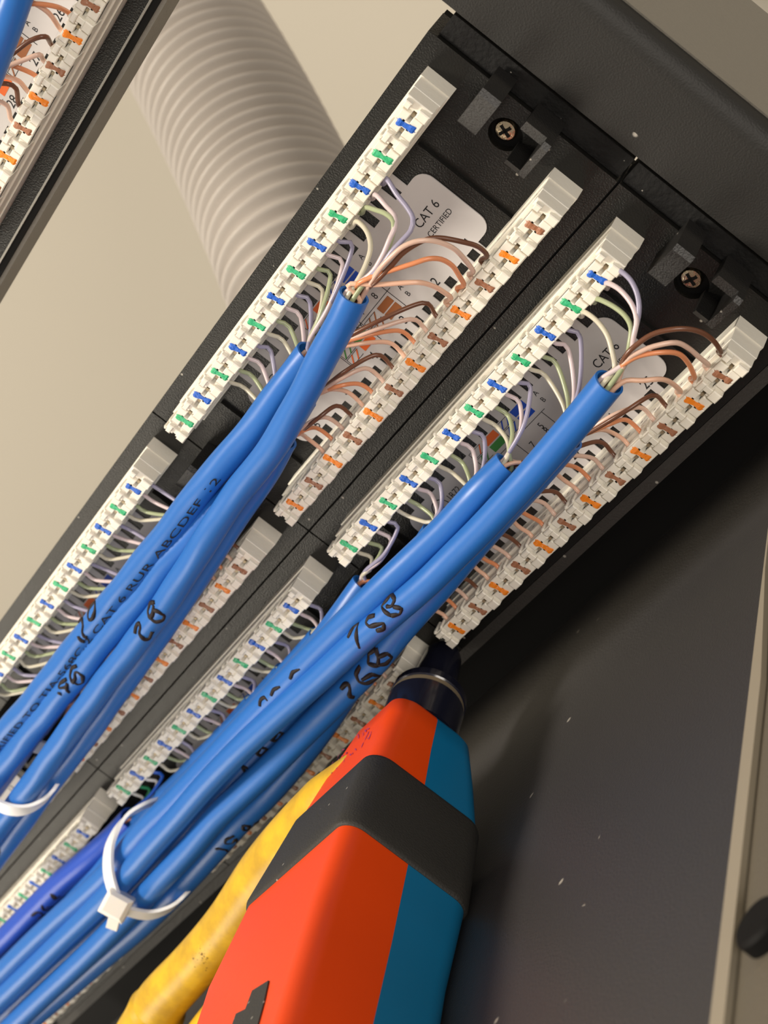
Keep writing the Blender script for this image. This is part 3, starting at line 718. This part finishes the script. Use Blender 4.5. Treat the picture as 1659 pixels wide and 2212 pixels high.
zip_tie([(-60, 1690, -16), (-25, 1725, -18), (10, 1745, -18.5), (45, 1750, -18), (78, 1740, -16), (108, 1715, -13), (128, 1680, -9)],
        [(135, 1640, -4), (60, 1610, 0), (-40, 1640, -6)],
        'translucent nylon cable tie around the upper bundle at the left edge', 4.0, None, cd2)

# ------------------------------------------------------------------ punchdown tool
def tool():
    rt = root('punchdown_tool', (-100, -60, -101), 'orange and blue insertion tool with a black rubber band, lying tip against the panel', 'hand tool')
    #        y     xl      xr     ztop   zseam  zbot
    K = [(-19.0, -116.5, -98.8, -72.8, -80.3, -89.0), (-22.0, -118.5, -96.6, -70.7, -80.6, -91.0), (-32.0, -123.0, -94.2, -70.6, -81.6, -94.6), (-43.7, -126.5, -91.0, -70.6, -82.9, -98.0),
         (-67.0, -130.0, -85.0, -70.6, -85.2, -100.6), (-90.0, -126.5, -77.2, -70.8, -86.6, -100.8), (-126.0, -106.5, -60.8, -70.8, -86.4, -100.8), (-175.0, -88.0, -43.0, -71.0, -86.2, -100.8)]
    def interp(y):
        for a, c_ in zip(K, K[1:]):
            if c_[0] <= y <= a[0]:
                t_ = (y-a[0])/(c_[0]-a[0]); return [a[i]+(c_[i]-a[i])*t_ for i in range(6)]
        return list(K[-1])
    def loop(k, part, g=0):
        y, xl, xr, zt, zs, zb = k; xl -= g; xr += g; zt += g; zb -= g; r = 4.2+g; n = 8; out = []
        if part in ('top', 'all'):
            out.append((xr, zs))
            for j in range(n+1): a = math.pi/2*j/n; out.append((xr-r+r*math.cos(a), zt-r+r*math.sin(a)))
            for j in range(n+1): a = math.pi/2+math.pi/2*j/n; out.append((xl+r+r*math.cos(a), zt-r+r*math.sin(a)))
            out.append((xl, zs))
        if part in ('bot', 'all'):
            out.append((xl, zs-.01))
            for j in range(n+1): a = math.pi+math.pi/2*j/n; out.append((xl+r+r*math.cos(a), zb+r+r*math.sin(a)))
            for j in range(n+1): a = 3*math.pi/2+math.pi/2*j/n; out.append((xr-r+r*math.cos(a), zb+r+r*math.sin(a)))
            out.append((xr, zs-.01))
        return [Vector((x_, y, z_)) for x_, z_ in out]
    def loft(ys, part, g, name, m, lo_g=None):
        b = MB(); L = []
        for j, y in enumerate(ys):
            gg = g if not isinstance(g, list) else g[j]
            L.append(loop(interp(y), part, gg)); b.v += L[-1]
        k = len(L[0])
        for i in range(len(ys)-1):
            for j in range(k): b.f.append((i*k+j, i*k+(j+1) % k, (i+1)*k+(j+1) % k, (i+1)*k+j))
        b.f.append(tuple(range(k))); b.f.append(tuple(reversed(range((len(ys)-1)*k, len(ys)*k))))
        return b.build(name, m, rt, True, 40)
    ys = [-19, -19.6, -20.6, -22, -27, -32, -38, -43.7, -50, -58, -67, -75, -82, -90, -100, -113, -126, -150, -175]
    g0 = [-1.2, -.4, -.1] + [0]*16
    tag(loft(ys, 'top', g0, 'shell', M['orange_tool']), 'orange upper shell')
    tag(loft(ys, 'bot', g0, 'shell', M['blue_tool']), 'blue lower shell')
    yb = [-43.7, -44.0, -45, -50, -56, -62, -66, -66.8, -67.1]
    loft(yb, 'all', [.1, .55, .8, .8, .8, .8, .8, .5, .1], 'grip_band', M['band'])
    # collar, neck and blade
    c0, c1 = Vector((-107.6, -19.5, -80.8)), Vector((-109.5, -3.5, -79.6))
    dr = (c1-c0).normalized()
    q = [c0, c0+dr*9.5, c0+dr*10, c0+dr*10.9, c0+dr*11.4, c0+dr*13.5, c0+dr*14.5]
    MB().tube(q, [8.6, 8.6, 8.1, 8.1, 8.6, 8.4, 7.6], 40).build('collar', M['navy'], rt, True, 30)
    MB().tube([c0+dr*9.9, c0+dr*11.0], [8.35, 8.35], 40).build('ring', M['contact'], rt, True, 30)
    q = [c0+dr*14, c0+dr*20, c0+dr*27, c0+dr*29]
    MB().tube(q, [5.4, 5.0, 4.4, 3.6], 28).build('neck', M['navy'], rt, True, 30)
    e = c0+dr*29
    MB().box(e.x-.6, e.x+.6, e.y-1, e.y+3.2, e.z-2.4, e.z+2.4).build('blade', M['edge'], rt)
    # purple smears on the top face near the collar
    sm = MB(); rnd = random.Random(4)
    for _ in range(34):
        k_ = rnd.random(); u = 812-95*k_+rnd.uniform(-8, 8); v = 1572+85*k_+rnd.uniform(-14, 14); q = at(u, v, z=-70.5)
        if not (-122.5 < q.x < -101 and -43 < q.y < -23): continue
        l = rnd.uniform(.5, 1.8); w_ = rnd.uniform(.08, .25); a = rnd.gauss(2.2, .25); n = len(sm.v)
        d1 = Vector((math.cos(a), math.sin(a), 0)); d2 = Vector((-d1.y, d1.x, 0))
        sm.v += [q-d1*l, q-d1*l*.3+d2*w_, q+d1*l*.5+d2*w_*.8, q+d1*l, q+d1*l*.2-d2*w_, q-d1*l*.6-d2*w_*.7]; sm.f.append(tuple(range(n, n+6)))
    sm.build('smears', M['smear'], rt)
    # black print on the top face
    zt = -70.55
    def T(a, b_): v = at(a, b_, z=zt); return (v.x, v.y)
    MB().prism([T(580, 2118), T(570, 2165), T(552, 2230), T(500, 2300), T(470, 2300), T(510, 2190), T(530, 2180), T(545, 2140)], zt-.2, zt+.05, 'z').build('printed_logo', M['band'], rt)
tool()

# ------------------------------------------------------------------ yellow handled pliers
def pliers():
    rt = root('pliers', (-200, -30, -101), 'pliers with grubby yellow dipped handles lying under the orange tool', 'pliers')
    h1 = spline([at(790, 1660, y=-31), at(700, 1752, y=-31), at(585, 1880, y=-31), at(500, 1993, y=-32), at(420, 2085, y=-33), at(352, 2160, y=-34), at(325, 2215, y=-35), at(270, 2310, y=-36)], 1.2)
    R1 = []
    for i, q in enumerate(h1):
        u, v = proj(q); R1.append(6.7 + .55*math.sin((v-1700)/75.0) + (.7 if v > 2180 else 0) - (1.6*max(0, (1735-v)/75.0)))
    b = MB().tube(h1, R1, 36); o = b.build('handle', M['yellow'], rt, True)
    h2 = spline([at(800, 1800, y=-40), at(690, 1960, y=-40), at(590, 2085, y=-40), at(500, 2185, y=-41), at(440, 2260, y=-42), at(380, 2350, y=-43)], 1.2)
    MB().tube(h2, 6.2, 36).build('handle', M['yellow'], rt, True)
    MB().tube([at(790, 1660, y=-31), at(835, 1600, y=-26)], [4.5, 4.5], 20).build('jaw', M['steel'], rt, True, 30)
    c = dict(P=h1, T=frames(h1), r=0, jacket=o)
    b = MB()
    for _ in range(26):                       # brown scuffs
        u, v = random.gauss(463, 9), random.gauss(2036, 12)
        i = min(range(len(h1)), key=lambda i: (proj(h1[i])[0]-u)**2+(proj(h1[i])[1]-v)**2); c['r'] = R1[i]
        q, vd = on_cable(c, u, v, .05)
        s1 = vd.orthogonal().normalized(); s2 = vd.cross(s1); rr = random.uniform(.08, .28); n = len(b.v)
        b.v += [q+(s1*math.cos(a)+s2*math.sin(a))*rr*random.uniform(.6, 1.3) for a in (0, 1, 2, 3, 4, 5)]; b.f.append(tuple(range(n, n+6)))
    b.build('grime', M['stain'], o)
pliers()
